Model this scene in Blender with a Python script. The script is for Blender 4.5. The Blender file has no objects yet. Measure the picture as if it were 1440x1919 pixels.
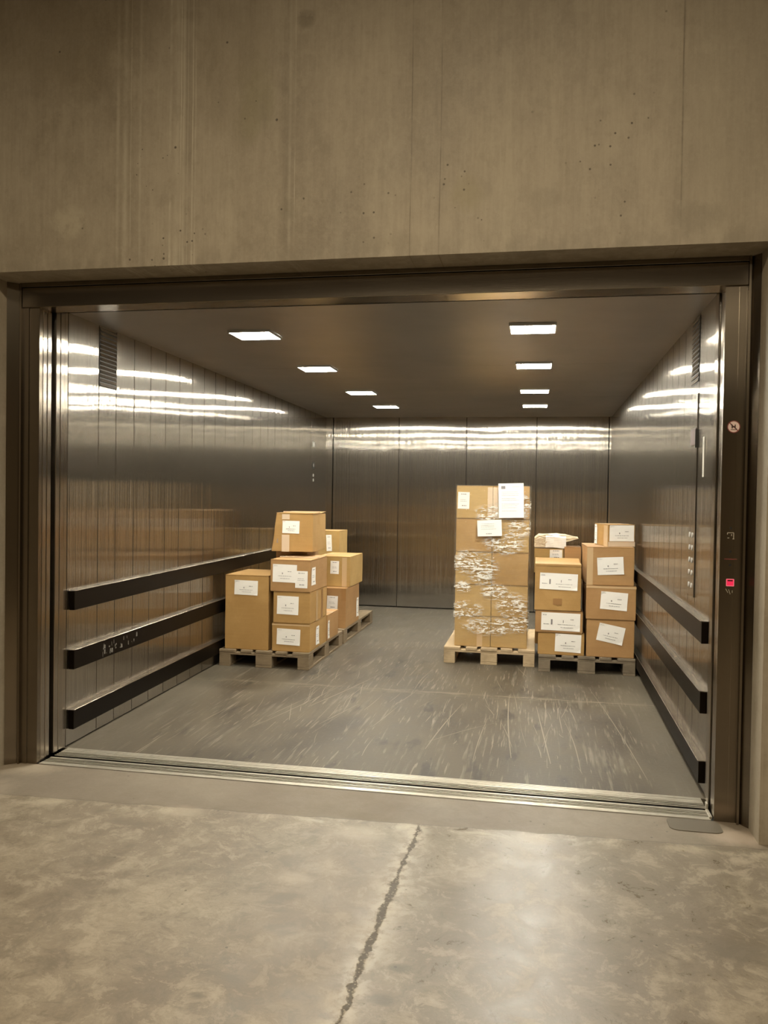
import bpy, bmesh, math, random
from mathutils import Matrix, Vector, noise as mnoise
random.seed(7)
S = bpy.context.scene
COL = S.collection

# ---------------------------------------------------------------- camera
cam_d = bpy.data.cameras.new('camera'); cam = bpy.data.objects.new('camera', cam_d); COL.objects.link(cam)
cam_d.sensor_fit = 'VERTICAL'; cam_d.sensor_height = 24; cam_d.lens = 1519.42 / 1919 * 24
cam_d.clip_start = 0.05
R = Vector((0.98244436, 0.18594121, 0.01513063)); U = Vector((-0.01850288, 0.01641403, 0.99969406)); F = Vector((-0.18563597, 0.98242376, -0.01956632))
cam.matrix_world = Matrix(((R.x, U.x, -F.x, 0.0), (R.y, U.y, -F.y, -3.945), (R.z, U.z, -F.z, 1.4799), (0, 0, 0, 1)))
S.camera = cam

# ---------------------------------------------------------------- world, light, exposure
W = bpy.data.worlds.new('world'); S.world = W; W.use_nodes = True
W.node_tree.nodes['Background'].inputs[0].default_value = (1.0, 0.86, 0.66, 1)
W.node_tree.nodes['Background'].inputs[1].default_value = 0.02
S.view_settings.view_transform = 'Standard'; S.view_settings.look = 'None'
S.view_settings.exposure = 0.0; S.view_settings.gamma = 1.0; S.view_settings.use_curve_mapping = False
S.cycles.use_denoising = True
S.cycles.max_bounces = 10; S.cycles.diffuse_bounces = 5; S.cycles.glossy_bounces = 7; S.cycles.transparent_max_bounces = 12
S.cycles.sample_clamp_indirect = 12
LAMP_E = 200.0          # car ceiling lights
HALL_W = 310.0          # each hall lamp, watts
def area(name, loc, rot, sx, sy, power, col):
    l = bpy.data.lights.new(name, 'AREA'); l.shape = 'RECTANGLE'; l.size = sx; l.size_y = sy; l.energy = power; l.color = col
    o = bpy.data.objects.new(name, l); COL.objects.link(o); o.location = loc; o.rotation_euler = rot
    return o
for y_, f_ in ((-3.4, 0.62), (-8.6, 0.35), (-13.0, 0.45)):
    area('hall_lamp', (-0.4, y_, 4.25), (0, 0, 0), 1.6, 0.35, HALL_W * f_, (1.0, 0.86, 0.63))

# ---------------------------------------------------------------- node helpers
class NT:
    def __init__(s, name):
        s.m = bpy.data.materials.new(name); s.m.use_nodes = True; s.t = s.m.node_tree; s.t.nodes.clear()
        s.out = s.t.nodes.new('ShaderNodeOutputMaterial'); s.tc = s.t.nodes.new('ShaderNodeTexCoord')
    def put(s, sock, v):
        if isinstance(v, bpy.types.NodeSocket): s.t.links.new(v, sock)
        elif isinstance(v, (tuple, list)) and len(v) == 3 and sock.type == 'RGBA': sock.default_value = (*v, 1)
        else: sock.default_value = v
    def math(s, op, a, b=0.0, c=None, clamp=False):
        n = s.t.nodes.new('ShaderNodeMath'); n.operation = op; n.use_clamp = clamp
        s.put(n.inputs[0], a); s.put(n.inputs[1], b)
        if c is not None: s.put(n.inputs[2], c)
        return n.outputs[0]
    def map(s, scale=(1, 1, 1), rot=(0, 0, 0), loc=(0, 0, 0), src=None):
        n = s.t.nodes.new('ShaderNodeMapping'); n.inputs['Scale'].default_value = scale; n.inputs['Rotation'].default_value = rot
        n.inputs['Location'].default_value = loc; s.t.links.new(src or s.tc.outputs['Object'], n.inputs[0]); return n.outputs[0]
    def noise(s, vec=None, scale=5, det=4, rough=0.5, dist=0.0):
        n = s.t.nodes.new('ShaderNodeTexNoise'); n.inputs['Scale'].default_value = scale; n.inputs['Detail'].default_value = det
        n.inputs['Roughness'].default_value = rough; n.inputs['Distortion'].default_value = dist
        s.t.links.new(vec or s.tc.outputs['Object'], n.inputs['Vector']); return n.outputs['Fac']
    def voro(s, vec=None, scale=5, feature='F1'):
        n = s.t.nodes.new('ShaderNodeTexVoronoi'); n.feature = feature; n.inputs['Scale'].default_value = scale
        s.t.links.new(vec or s.tc.outputs['Object'], n.inputs['Vector']); return n.outputs['Distance']
    def rng(s, v, a, b, c=0.0, d=1.0, smooth=True):
        n = s.t.nodes.new('ShaderNodeMapRange'); n.interpolation_type = 'SMOOTHSTEP' if smooth else 'LINEAR'
        s.put(n.inputs[0], v); n.inputs[1].default_value = a; n.inputs[2].default_value = b; n.inputs[3].default_value = c; n.inputs[4].default_value = d
        return n.outputs[0]
    def mix(s, f, a, b, mode='MIX'):
        n = s.t.nodes.new('ShaderNodeMix'); n.data_type = 'RGBA'; n.blend_type = mode
        s.put(n.inputs[0], f); s.put(n.inputs[6], a); s.put(n.inputs[7], b); return n.outputs[2]
    def xyz(s, src=None):
        n = s.t.nodes.new('ShaderNodeSeparateXYZ'); s.t.links.new(src or s.tc.outputs['Object'], n.inputs[0]); return n.outputs
    def bump(s, h, strength=0.3, dist=0.01, normal=None):
        n = s.t.nodes.new('ShaderNodeBump'); n.inputs['Strength'].default_value = strength; n.inputs['Distance'].default_value = dist
        s.t.links.new(h, n.inputs['Height'])
        if normal: s.t.links.new(normal, n.inputs['Normal'])
        return n.outputs[0]
    def bsdf(s, **k):
        n = s.t.nodes.new('ShaderNodeBsdfPrincipled')
        for a, v in k.items(): s.put(n.inputs[a.replace('_', ' ')], v)
        return n.outputs[0]
    def done(s, sh): s.t.links.new(sh, s.out.inputs[0]); return s.m
    def near(s, v, c, w):          # soft band: 1 at v == c, 0 beyond w
        return s.rng(s.math('ABSOLUTE', s.math('SUBTRACT', v, c)), 0, w, 1, 0)

def plain(name, col, rough=0.6, metal=0.0, emit=None, es=0):
    n = NT(name); k = dict(Base_Color=col, Roughness=rough, Metallic=metal)
    if emit: k['Emission_Color'] = emit; k['Emission_Strength'] = es
    return n.done(n.bsdf(**k))

def steel(name, base=(0.40, 0.36, 0.32), rough=0.27, aniso=0.9, tangent=(0, 1, 0), wave=0.0, wvec=(1, 1, 1), fine=(1, 1, 60), brush=0.0):
    n = NT(name)
    g = n.noise(n.map(fine, loc=(.37, .41, .29)), 9, 3, 0.6)
    smud = n.noise(n.map((1, 1, 1), loc=(.37, .41, .29)), 1.6, 4, 0.6)
    col = n.mix(n.rng(smud, 0.3, 0.75, 0, 0.35), base, tuple(c * 0.72 for c in base))
    r = n.math('ADD', rough, n.math('MULTIPLY', n.math('SUBTRACT', smud, 0.5), 0.08))
    tv = n.t.nodes.new('ShaderNodeCombineXYZ')
    for i in range(3): tv.inputs[i].default_value = tangent[i]
    nb = n.bump(g, 0.05, 0.0006)
    if wave:
        w = n.noise(n.map(wvec, loc=(.37, .41, .29)), 1.0, 2, 0.45)
        nb = n.bump(w, 1.0, wave, nb)
    if brush:        # every brush line leans its own way along the tangent
        acc = None
        for sd in (0.0, 17.3):
            wn = n.t.nodes.new('ShaderNodeTexWhiteNoise'); wn.noise_dimensions = '1D'
            ax = [i for i in range(3) if tangent[i]][0]
            q = n.math('FLOOR', n.math('MULTIPLY', n.math('ADD', n.xyz()[ax], sd), 2500.0)); n.put(wn.inputs['W'], q)
            v = n.math('SUBTRACT', wn.outputs['Value'], 0.5); acc = v if acc is None else n.math('ADD', acc, v)
        sc = n.t.nodes.new('ShaderNodeVectorMath'); sc.operation = 'SCALE'; n.t.links.new(tv.outputs[0], sc.inputs[0]); n.put(sc.inputs['Scale'], n.math('MULTIPLY', acc, brush))
        ad = n.t.nodes.new('ShaderNodeVectorMath'); ad.operation = 'ADD'; n.t.links.new(nb, ad.inputs[0]); n.t.links.new(sc.outputs[0], ad.inputs[1])
        no = n.t.nodes.new('ShaderNodeVectorMath'); no.operation = 'NORMALIZE'; n.t.links.new(ad.outputs[0], no.inputs[0]); nb = no.outputs[0]
    sharp = n.bsdf(Base_Color=col, Metallic=1.0, Roughness=r, Anisotropic=aniso, Tangent=tv.outputs[0], Normal=nb)
    if not brush: return n.done(sharp)
    soft = n.bsdf(Base_Color=col, Metallic=1.0, Roughness=0.36, Anisotropic=0.8, Tangent=tv.outputs[0], Normal=nb)
    ms = n.t.nodes.new('ShaderNodeMixShader'); ms.inputs[0].default_value = 0.17
    n.t.links.new(sharp, ms.inputs[1]); n.t.links.new(soft, ms.inputs[2]); return n.done(ms.outputs[0])

# brushed vertically: highlights are drawn out along the wall
M_WALL = steel('brushed_steel_walls', (0.46, 0.425, 0.375), 0.105, 1.0, (0, 1, 0), 0.0035, (1, 1.3, 1.0), (1, 60, 1), 0.42)
M_BACK = steel('brushed_steel_rear', (0.44, 0.41, 0.365), 0.105, 1.0, (1, 0, 0), 0.003, (1.3, 1, 1.0), (60, 1, 1), 0.42)
M_CEIL = steel('brushed_steel_ceiling', (0.36, 0.34, 0.32), 0.42, 0.5, (0, 1, 0), 0.003, (1, 1, 1), (50, 1, 1))
M_JAMB = steel('brushed_steel_jamb', (0.25, 0.21, 0.16), 0.24, 0.95, (1, 0, 0), 0.0, (2, 2, 1.5), (60, 60, 1))
M_HEAD = steel('brushed_steel_header', (0.25, 0.215, 0.17), 0.17, 1.0, (1, 0, 0), 0.0, (1.5, 1.5, 3), (1, 1, 60))
M_DOOR = steel('brushed_steel_door_edge', (0.38, 0.335, 0.28), 0.22, 1.0, (0, 1, 0), 0.0006, (1, 2, 2), (60, 60, 1))
M_RAIL = steel('dark_rail_metal', (0.020, 0.015, 0.011), 0.45, 0.3, (0, 1, 0), 0.0, (1, 1, 1), (1, 1, 40))
M_VOID = plain('black_shaft', (0.012, 0.011, 0.010), 0.8)
M_PLATE = steel('plain_steel_plate', (0.40, 0.37, 0.33), 0.16, 1.0, (0, 1, 0), 0.002, (1, 1.3, 1.0), (1, 60, 1), 0.42)
M_BLACK = plain('black_plastic', (0.02, 0.018, 0.016), 0.35)
M_LAMP = plain('lamp_diffuser', (0.9, 0.9, 0.9), 0.5, 0, (1.0, 0.965, 0.84), LAMP_E)
M_FRAME = plain('lamp_frame', (0.6, 0.6, 0.58), 0.4, 0.6)
M_PAPER = plain('white_paper', (0.80, 0.77, 0.72), 0.55)
M_INK = plain('grey_ink', (0.22, 0.20, 0.20), 0.6)
M_RED = plain('red_mark', (0.42, 0.05, 0.05), 0.5)
M_PINK = plain('sticker_face', (0.72, 0.55, 0.50), 0.5)
M_ENGR = plain('pale_engraving', (0.48, 0.42, 0.33), 0.5)
M_REDL = plain('lit_red_display', (0.2, 0.0, 0.01), 0.4, 0, (1.0, 0.03, 0.10), 0.75)
M_REDF = plain('lit_red_frame', (0.4, 0.1, 0.12), 0.4, 0, (1.0, 0.22, 0.25), 0.55)

def mat_wallconcrete():
    n = NT('fair_faced_concrete'); p = n.xyz(); x, z = p[0], p[2]
    big = n.noise(n.map((0.9, 0.9, 0.6)), 1.3, 5, 0.6)
    st = n.noise(n.map((9, 9, 0.45)), 1.0, 6, 0.65)
    fine = n.noise(n.map((70, 70, 5)), 1.0, 3, 0.6)
    grain = n.noise(None, 55, 4, 0.7)
    col = n.mix(n.rng(big, 0.32, 0.68), (0.235, 0.190, 0.130), (0.375, 0.317, 0.234))
    mid = n.noise(n.map((2.6, 2.6, 1.5), loc=(4, 0, 2)), 1.6, 6, 0.66, 0.5)
    col = n.mix(n.rng(mid, 0.42, 0.26, 0, 0.40), col, (0.21, 0.170, 0.110)); col = n.mix(n.rng(mid, 0.56, 0.74, 0, 0.40), col, (0.42, 0.36, 0.26))
    col = n.mix(n.rng(st, 0.45, 0.72, 0, 0.35), col, (0.40, 0.345, 0.25))
    col = n.mix(n.rng(st, 0.5, 0.28, 0, 0.30), col, (0.20, 0.16, 0.10))
    col = n.mix(n.rng(fine, 0.35, 0.7, 0, 0.16), col, (0.18, 0.145, 0.10))
    col = n.mix(n.rng(grain, 0.3, 0.75, 0, 0.18), col, (0.45, 0.39, 0.29))
    brk = n.rng(n.noise(n.map((3, 3, 1.1)), 2.2, 4, 0.6), 0.36, 0.60)
    def streak(cx, w, s):
        global _c
        b = n.near(n.math('ADD', x, n.math('MULTIPLY', n.math('SUBTRACT', big, 0.5), 0.02)), cx, w)
        return n.math('MULTIPLY', n.math('MULTIPLY', b, brk), s)
    for cx, w, s in ((-1.79, .010, .75), (-1.755, .022, .45), (-1.72, .012, .5), (-2.03, .02, .45), (-2.07, .015, .35), (-1.95, .012, .3), (-1.66, .006, .4), (-1.185, .012, .4), (-1.735, .004, .9), (-1.70, .003, .8), (-1.675, .004, .9), (-1.80, .005, .6), (-2.0, .004, .4), (-1.16, .004, .5)):
        col = n.mix(streak(cx, w, s), col, (0.52, 0.46, 0.35))
    for cx, w, s in ((0.59, .006, .7), (-1.80, .004, .55), (-1.20, .05, .30), (-1.70, .03, .25), (-0.60, .005, .6), (-0.465, .005, .7)):
        col = n.mix(streak(cx, w, s), col, (0.13, 0.10, 0.065))
    def spot(cx, cz, rx, rz, edge=0.5):
        dx = n.math('DIVIDE', n.math('SUBTRACT', x, cx), rx); dz = n.math('DIVIDE', n.math('SUBTRACT', z, cz), rz)
        q = n.math('ADD', n.math('ADD', n.math('MULTIPLY', dx, dx), n.math('MULTIPLY', dz, dz)), n.math('MULTIPLY', n.math('SUBTRACT', mid, 0.5), 2.2))
        return n.rng(q, 1.0, edge)
    edgy = n.noise(n.map((10, 10, 7)), 1.4, 6, 0.7)
    for cx, cz, rx, rz, c, a in ((-2.33, 2.83, .13, .10, (.46, .40, .29), .55), (-1.18, 2.83, .07, .07, (.20, .17, .11), .5), (0.0, 2.82, .10, .06, (.24, .205, .145), .4), (-.33, 2.86, .10, .10, (.24, .20, .10), .4), (-1.36, 3.38, .14, .25, (.25, .225, .12), .45),
                                 (.66, 2.71, .16, .08, (.22, .185, .13), .55), (-.75, 2.66, .25, .06, (.26, .22, .15), .4), (-2.3, 3.75, .55, .35, (.21, .165, .10), .45), (-1.45, 3.55, .25, .45, (.225, .18, .115), .4), (-1.11, 3.72, .05, .05, (.14, .11, .07), .6), (.8, 3.2, .3, .9, (.25, .21, .145), .35)):
        col = n.mix(n.math('MULTIPLY', spot(cx, cz, rx, rz, 0.0), n.math('MULTIPLY', n.rng(edgy, 0.40, 0.56, 0.45, 1.0), a)), col, c)
    crisp = n.rng(edgy, 0.53, 0.56, 0, 0.10); col = n.mix(crisp, col, (0.47, 0.41, 0.30)); col = n.mix(n.rng(edgy, 0.44, 0.41, 0, 0.12), col, (0.17, 0.14, 0.09))
    lip = n.math('MULTIPLY', n.near(z, 2.60, 0.10), n.rng(n.noise(n.map((14, 14, 6)), 1, 4, 0.6), 0.42, 0.62, 0, 0.5))
    col = n.mix(lip, col, (0.22, 0.185, 0.13))
    warp = n.noise(None, 3, 3, 0.6)
    pits = n.math('MULTIPLY', n.rng(n.voro(None, 7.5), 0.060, 0.03), n.rng(warp, 0.50, 0.58))
    pits2 = n.math('MULTIPLY', n.rng(n.voro(n.map(loc=(3, 2, 1)), 22), 0.09, 0.04), n.rng(warp, 0.60, 0.66))
    cl = None
    for cx, cz, rr_ in ((.25, 3.02, .20), (.40, 3.17, .13), (-.42, 2.93, .13), (-.33, 2.82, .11), (-1.75, 2.66, .22), (-.8, 2.8, .2), (-1.17, 2.86, .10), (.30, 2.75, .12)):
        dx = n.math('SUBTRACT', x, cx); dz = n.math('SUBTRACT', z, cz)
        q = n.rng(n.math('SQRT', n.math('ADD', n.math('MULTIPLY', dx, dx), n.math('MULTIPLY', dz, dz))), rr_, rr_ * .5); cl = q if cl is None else n.math('MAXIMUM', cl, q)
    pits3 = n.math('MULTIPLY', n.rng(n.voro(n.map(loc=(1, 5, 2)), 26), 0.16, 0.08), cl)
    pit = n.math('MAXIMUM', n.math('MAXIMUM', pits, pits2), pits3)
    col = n.mix(n.math('MULTIPLY', pit, 0.85), col, (0.07, 0.055, 0.035))
    h = n.math('ADD', n.math('MULTIPLY', st, 0.4), n.math('MULTIPLY', grain, 0.35)); h = n.math('SUBTRACT', h, pit)
    return n.done(n.bsdf(Base_Color=col, Roughness=n.rng(big, 0.3, 0.7, 0.55, 0.75), Normal=n.bump(h, 0.35, 0.004)))

def mat_floorconcrete():
    n = NT('worn_power_floated_concrete'); p = n.xyz(); x, y = p[0], p[1]
    w1 = n.noise(n.map(loc=(3, 1, 0)), 1.7, 6, 0.66, 0.3)
    w2 = n.noise(n.map((1, 1, 1), (0, 0, 0.6), (5, 3, 0)), 3.4, 9, 0.72, 0.7)
    sw = n.noise(n.map((2.0, 7.0, 1), (0, 0, -0.35)), 2.2, 9, 0.74, 0.5)
    grain = n.noise(None, 60, 5, 0.75)
    col = n.mix(n.rng(w1, 0.35, 0.66), (0.285, 0.240, 0.172), (0.43, 0.375, 0.278))
    col = n.mix(n.rng(x, -0.50, -0.15, 0, 0.60), col, (0.27, 0.243, 0.193))
    w3 = n.noise(n.map((1, 1, 1), (0, 0, 0.9), (2, 8, 0)), 8.5, 9, 0.76, 0.5)
    col = n.mix(n.rng(w3, 0.52, 0.64, 0, 0.55), col, (0.56, 0.50, 0.38)); col = n.mix(n.rng(w3, 0.46, 0.34, 0, 0.60), col, (0.24, 0.205, 0.145))
    col = n.mix(n.rng(w2, 0.50, 0.68, 0, 0.65), col, (0.55, 0.49, 0.37))
    col = n.mix(n.rng(w2, 0.47, 0.33, 0, 0.7), col, (0.25, 0.215, 0.155))
    col = n.mix(n.rng(sw, 0.54, 0.66, 0, 0.55), col, (0.26, 0.225, 0.165))
    col = n.mix(n.rng(grain, 0.35, 0.75, 0, 0.35), col, (0.23, 0.20, 0.15))
    col = n.mix(n.rng(w3, 0.535, 0.55, 0, 0.22), col, (0.60, 0.53, 0.41)); col = n.mix(n.rng(w3, 0.45, 0.435, 0, 0.22), col, (0.20, 0.17, 0.12))
    isl = n.noise(n.map((1, 1, 1), (0, 0, .5), (7, 7, 0)), 5.5, 9, 0.72, 0.4)
    col = n.mix(n.rng(isl, 0.56, 0.575, 0, 0.28), col, (0.25, 0.215, 0.155)); col = n.mix(n.rng(isl, 0.41, 0.395, 0, 0.25), col, (0.58, 0.51, 0.39))
    # smoother strip cast along the threshold, with a ragged pale edge
    edge = n.math('ADD', y, n.math('MULTIPLY', n.math('SUBTRACT', n.noise(None, 6, 4, 0.6), 0.5), 0.05))
    strip = n.rng(n.math('ADD', edge, n.math('MULTIPLY', x, -0.045)), -0.322, -0.312)
    sc = n.mix(n.rng(w1, 0.3, 0.7), (0.33, 0.28, 0.205), (0.40, 0.35, 0.26))
    sc = n.mix(n.rng(grain, 0.3, 0.8, 0, 0.2), sc, (0.25, 0.21, 0.15))
    col = n.mix(strip, col, sc)
    yy = n.math('ADD', edge, n.math('MULTIPLY', x, -0.045))
    rag = n.math('MULTIPLY', n.near(yy, -0.36, 0.07), n.rng(w2, 0.48, 0.60))
    col = n.mix(n.math('MULTIPLY', rag, 0.6), col, (0.62, 0.56, 0.42))
    col = n.mix(n.math('MULTIPLY', n.near(yy, -0.318, 0.007), 0.55), col, (0.15, 0.125, 0.085))
    # dusty right-hand and left-hand corners of the opening
    def blob(cx, cy, r):
        dx = n.math('SUBTRACT', x, cx); dy = n.math('SUBTRACT', y, cy)
        d = n.math('SQRT', n.math('ADD', n.math('MULTIPLY', dx, dx), n.math('MULTIPLY', n.math('MULTIPLY', dy, dy), 2.5)))
        return n.math('MULTIPLY', n.rng(n.math('ADD', d, n.math('MULTIPLY', n.math('SUBTRACT', w2, 0.5), r * 1.6)), r, r * 0.25), 0.8)
    col = n.mix(blob(0.88, -0.17, 0.20), col, (0.66, 0.55, 0.42))
    col = n.mix(blob(-2.68, -0.06, 0.25), col, (0.58, 0.50, 0.37))
    col = n.mix(blob(-2.78, -0.4, 0.35), col, (0.52, 0.45, 0.34))
    for cx, cy, r_, c in ((-.40, -1.46, .055, (.19, .165, .12)), (-.43, -1.63, .06, (.20, .17, .125)), (-.96, -1.72, .05, (.21, .18, .13)), (-1.51, -1.2, .07, (.27, .235, .17)), (.68, -1.15, .16, (.24, .215, .165)), (-.88, -1.1, .08, (.24, .205, .15))):
        col = n.mix(blob(cx, cy, r_), col, c)
    for cx, cy, r_ in ((.01, -.38, .13), (-1.6, -.44, .14), (-.75, -.5, .16), (-.9, -.95, .10)):
        col = n.mix(n.math('MULTIPLY', blob(cx, cy, r_), 0.6), col, (.62, .55, .42))
    # cracked joint running towards the camera
    jx = n.math('ADD', n.math('ADD', x, 0.487), n.math('ADD', n.math('MULTIPLY', y, -0.022), n.math('MULTIPLY', n.math('SUBTRACT', n.noise(None, 7, 7, 0.75), 0.5), 0.075)))
    aj = n.math('ABSOLUTE', jx)
    on = n.rng(y, -0.33, -0.37)
    wid = n.rng(n.noise(n.map((3, 9, 1)), 1.0, 3, 0.6), 0.35, 0.7, 0.001, 0.016)
    crk = n.math('MULTIPLY', n.rng(n.math('SUBTRACT', aj, wid), 0.006, -0.002), on)
    pale = n.math('MULTIPLY', n.math('MULTIPLY', n.rng(aj, 0.09, 0.01), n.rng(n.noise(None, 16, 6, 0.7), 0.42, 0.56)), on)
    col = n.mix(n.math('MULTIPLY', pale, 0.75), col, (0.62, 0.56, 0.43))
    crumbs = n.rng(n.voro(None, 70), 0.28, 0.20)
    ccol = n.mix(n.math('MULTIPLY', crumbs, 0.6), (0.11, 0.09, 0.06), (0.55, 0.50, 0.38))
    col = n.mix(n.math('MULTIPLY', crk, 0.9), col, ccol)
    spots = n.math('MULTIPLY', n.rng(n.voro(n.map((1, 1, 1), loc=(1.3, .4, 0)), 13), 0.09, 0.045), n.rng(n.noise(None, 2.3, 2, 0.5), 0.53, 0.58))
    col = n.mix(n.math('MULTIPLY', spots, 0.7), col, (0.10, 0.085, 0.06))
    col = n.mix(1.0, col, n.mix(strip, (0.64, 0.61, 0.60), (0.53, 0.505, 0.50)), 'MULTIPLY')
    ro = n.math('ADD', n.rng(w3, 0.35, 0.65, 0.27, 0.39), n.math('MULTIPLY', n.rng(x, -0.45, -0.7), 0.14))
    ro = n.math('ADD', ro, n.math('MULTIPLY', n.math('MAXIMUM', strip, crk), 0.22))
    h = n.math('ADD', n.math('MULTIPLY', w3, 0.6), n.math('MULTIPLY', grain, 0.15)); h = n.math('SUBTRACT', h, n.math('MULTIPLY', crk, 0.9))
    return n.done(n.bsdf(Base_Color=col, Roughness=ro, Specular_IOR_Level=0.36, Normal=n.bump(h, 0.4, 0.005)))

def mat_carfloor():
    n = NT('scuffed_lift_floor'); p = n.xyz(); x, y = p[0], p[1]
    big = n.noise(n.map((1.6, 0.8, 1)), 1.3, 5, 0.6, 0.4)
    grain = n.noise(None, 45, 4, 0.7)
    col = n.mix(n.rng(big, 0.3, 0.7), (0.046, 0.036, 0.025), (0.098, 0.079, 0.053))
    def scr(rot, sx, sy, lo, hi, amt, c, loc=0.0):
        nonlocal col
        v = n.noise(n.map((sx, sy, 1), (0, 0, rot), (loc, loc, 0)), 1.0, 3, 0.55, 0.25)
        msk = n.rng(n.noise(n.map((2.2, 1.2, 1), (0, 0, 0), (loc * 3, 1, 0)), 1.6, 3, 0.6), 0.42, 0.62)
        col = n.mix(n.math('MULTIPLY', n.rng(v, lo, hi, 0, amt), msk), col, c)
    scr(0.05, 26, 1.3, 0.56, 0.66, 0.8, (0.13, 0.112, 0.085))
    scr(-0.10, 34, 1.6, 0.58, 0.68, 0.8, (0.16, 0.138, 0.103), 4.0)
    scr(0.22, 55, 2.5, 0.60, 0.67, 0.85, (0.20, 0.172, 0.128), 9.0)
    scr(-0.3, 50, 3.0, 0.60, 0.68, 0.8, (0.19, 0.165, 0.122), 13.0)
    scr(0.0, 8, 2.0, 0.56, 0.66, 0.7, (0.024, 0.020, 0.016), 21.0)
    side = n.math('MAXIMUM', n.rng(x, -2.25, -2.55), n.rng(n.math('ADD', x, n.math('MULTIPLY', y, -0.02)), 0.52, 0.74))
    col = n.mix(n.math('MULTIPLY', side, n.rng(grain, 0.2, 0.7, 0.45, 0.75)), col, (0.125, 0.107, 0.078))
    dust = n.math('MULTIPLY', n.near(y, 2.12, 0.10), n.rng(n.noise(n.map((3, 8, 1)), 2, 4, 0.6), 0.42, 0.65))
    col = n.mix(n.math('MULTIPLY', dust, 0.5), col, (0.17, 0.145, 0.10))
    seam = n.math('MULTIPLY', n.near(n.math('ADD', y, n.math('MULTIPLY', x, 0.01)), 2.135, 0.007), n.rng(n.noise(n.map((4, 1, 1)), 2, 3, 0.6), 0.38, 0.5))
    col = n.mix(n.math('MULTIPLY', seam, n.rng(x, -1.5, -1.1, 0.3, 0.8)), col, (0.27, 0.23, 0.165))
    col = n.mix(n.rng(y, 2.9, 5.2, 0, 0.45), col, (0.105, 0.094, 0.074))
    col = n.mix(n.rng(grain, 0.4, 0.8, 0, 0.25), col, (0.11, 0.095, 0.075))
    spk = n.math('MULTIPLY', n.rng(n.voro(None, 16), 0.05, 0.03), 0.8)
    col = n.mix(spk, col, (0.30, 0.27, 0.21))
    return n.done(n.bsdf(Base_Color=col, Specular_IOR_Level=0.28, Roughness=n.rng(big, 0.3, 0.7, 0.42, 0.55), Normal=n.bump(n.math('ADD', grain, big), 0.12, 0.003)))

def mat_card(name, a, b):
    n = NT(name)
    oi = n.t.nodes.new('ShaderNodeObjectInfo')
    off = n.t.nodes.new('ShaderNodeVectorMath'); off.operation = 'ADD'
    n.t.links.new(n.tc.outputs['Object'], off.inputs[0]); n.t.links.new(oi.outputs['Location'], off.inputs[1]); v = off.outputs[0]
    big = n.noise(v, 3.2, 4, 0.6, 0.4); flute = n.noise(n.map((3, 3, 60), src=v), 1, 2, 0.5); g = n.noise(v, 90, 3, 0.7)
    col = n.mix(n.rng(big, 0.32, 0.68), a, b)
    col = n.mix(n.rng(flute, 0.4, 0.7, 0, 0.12), col, tuple(c * 0.7 for c in a))
    col = n.mix(n.rng(g, 0.4, 0.8, 0, 0.12), col, tuple(min(1, c * 1.25) for c in b))
    return n.done(n.bsdf(Base_Color=col, Roughness=0.62, Normal=n.bump(n.math('ADD', big, n.math('MULTIPLY', flute, 0.15)), 0.35, 0.006)))
CARD = [mat_card('cardboard_tan', (0.34, 0.193, 0.060), (0.40, 0.236, 0.080)), mat_card('cardboard_brown', (0.33, 0.180, 0.068), (0.385, 0.220, 0.088)), mat_card('cardboard_yellowish', (0.375, 0.232, 0.075), (0.43, 0.278, 0.100))]
M_TAPE = plain('clear_brown_tape', (0.52, 0.36, 0.20), 0.22)
M_TAPE2 = plain('pale_tape', (0.60, 0.47, 0.34), 0.2)
M_TAPE3 = plain('dark_brown_tape', (0.30, 0.16, 0.06), 0.3)

def mat_wood(name, a, b):
    n = NT(name)
    oi = n.t.nodes.new('ShaderNodeObjectInfo')
    off = n.t.nodes.new('ShaderNodeVectorMath'); off.operation = 'ADD'
    n.t.links.new(n.tc.outputs['Object'], off.inputs[0]); n.t.links.new(oi.outputs['Location'], off.inputs[1]); v = off.outputs[0]
    gr = n.noise(n.map((14, 2, 30), src=v), 1, 5, 0.6, 0.6); st = n.noise(v, 4, 4, 0.6)
    col = n.mix(gr, a, b); col = n.mix(n.rng(st, 0.5, 0.75, 0, 0.5), col, tuple(c * 0.45 for c in a))
    return n.done(n.bsdf(Base_Color=col, Roughness=0.75, Normal=n.bump(gr, 0.4, 0.003)))
WOOD_L = mat_wood('pale_pallet_wood', (0.34, 0.245, 0.14), (0.50, 0.38, 0.235))
WOOD_D = mat_wood('weathered_pallet_wood', (0.150, 0.108, 0.062), (0.25, 0.185, 0.112))
WOOD_G = mat_wood('dark_pallet_wood', (0.13, 0.10, 0.065), (0.235, 0.185, 0.125))

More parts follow.
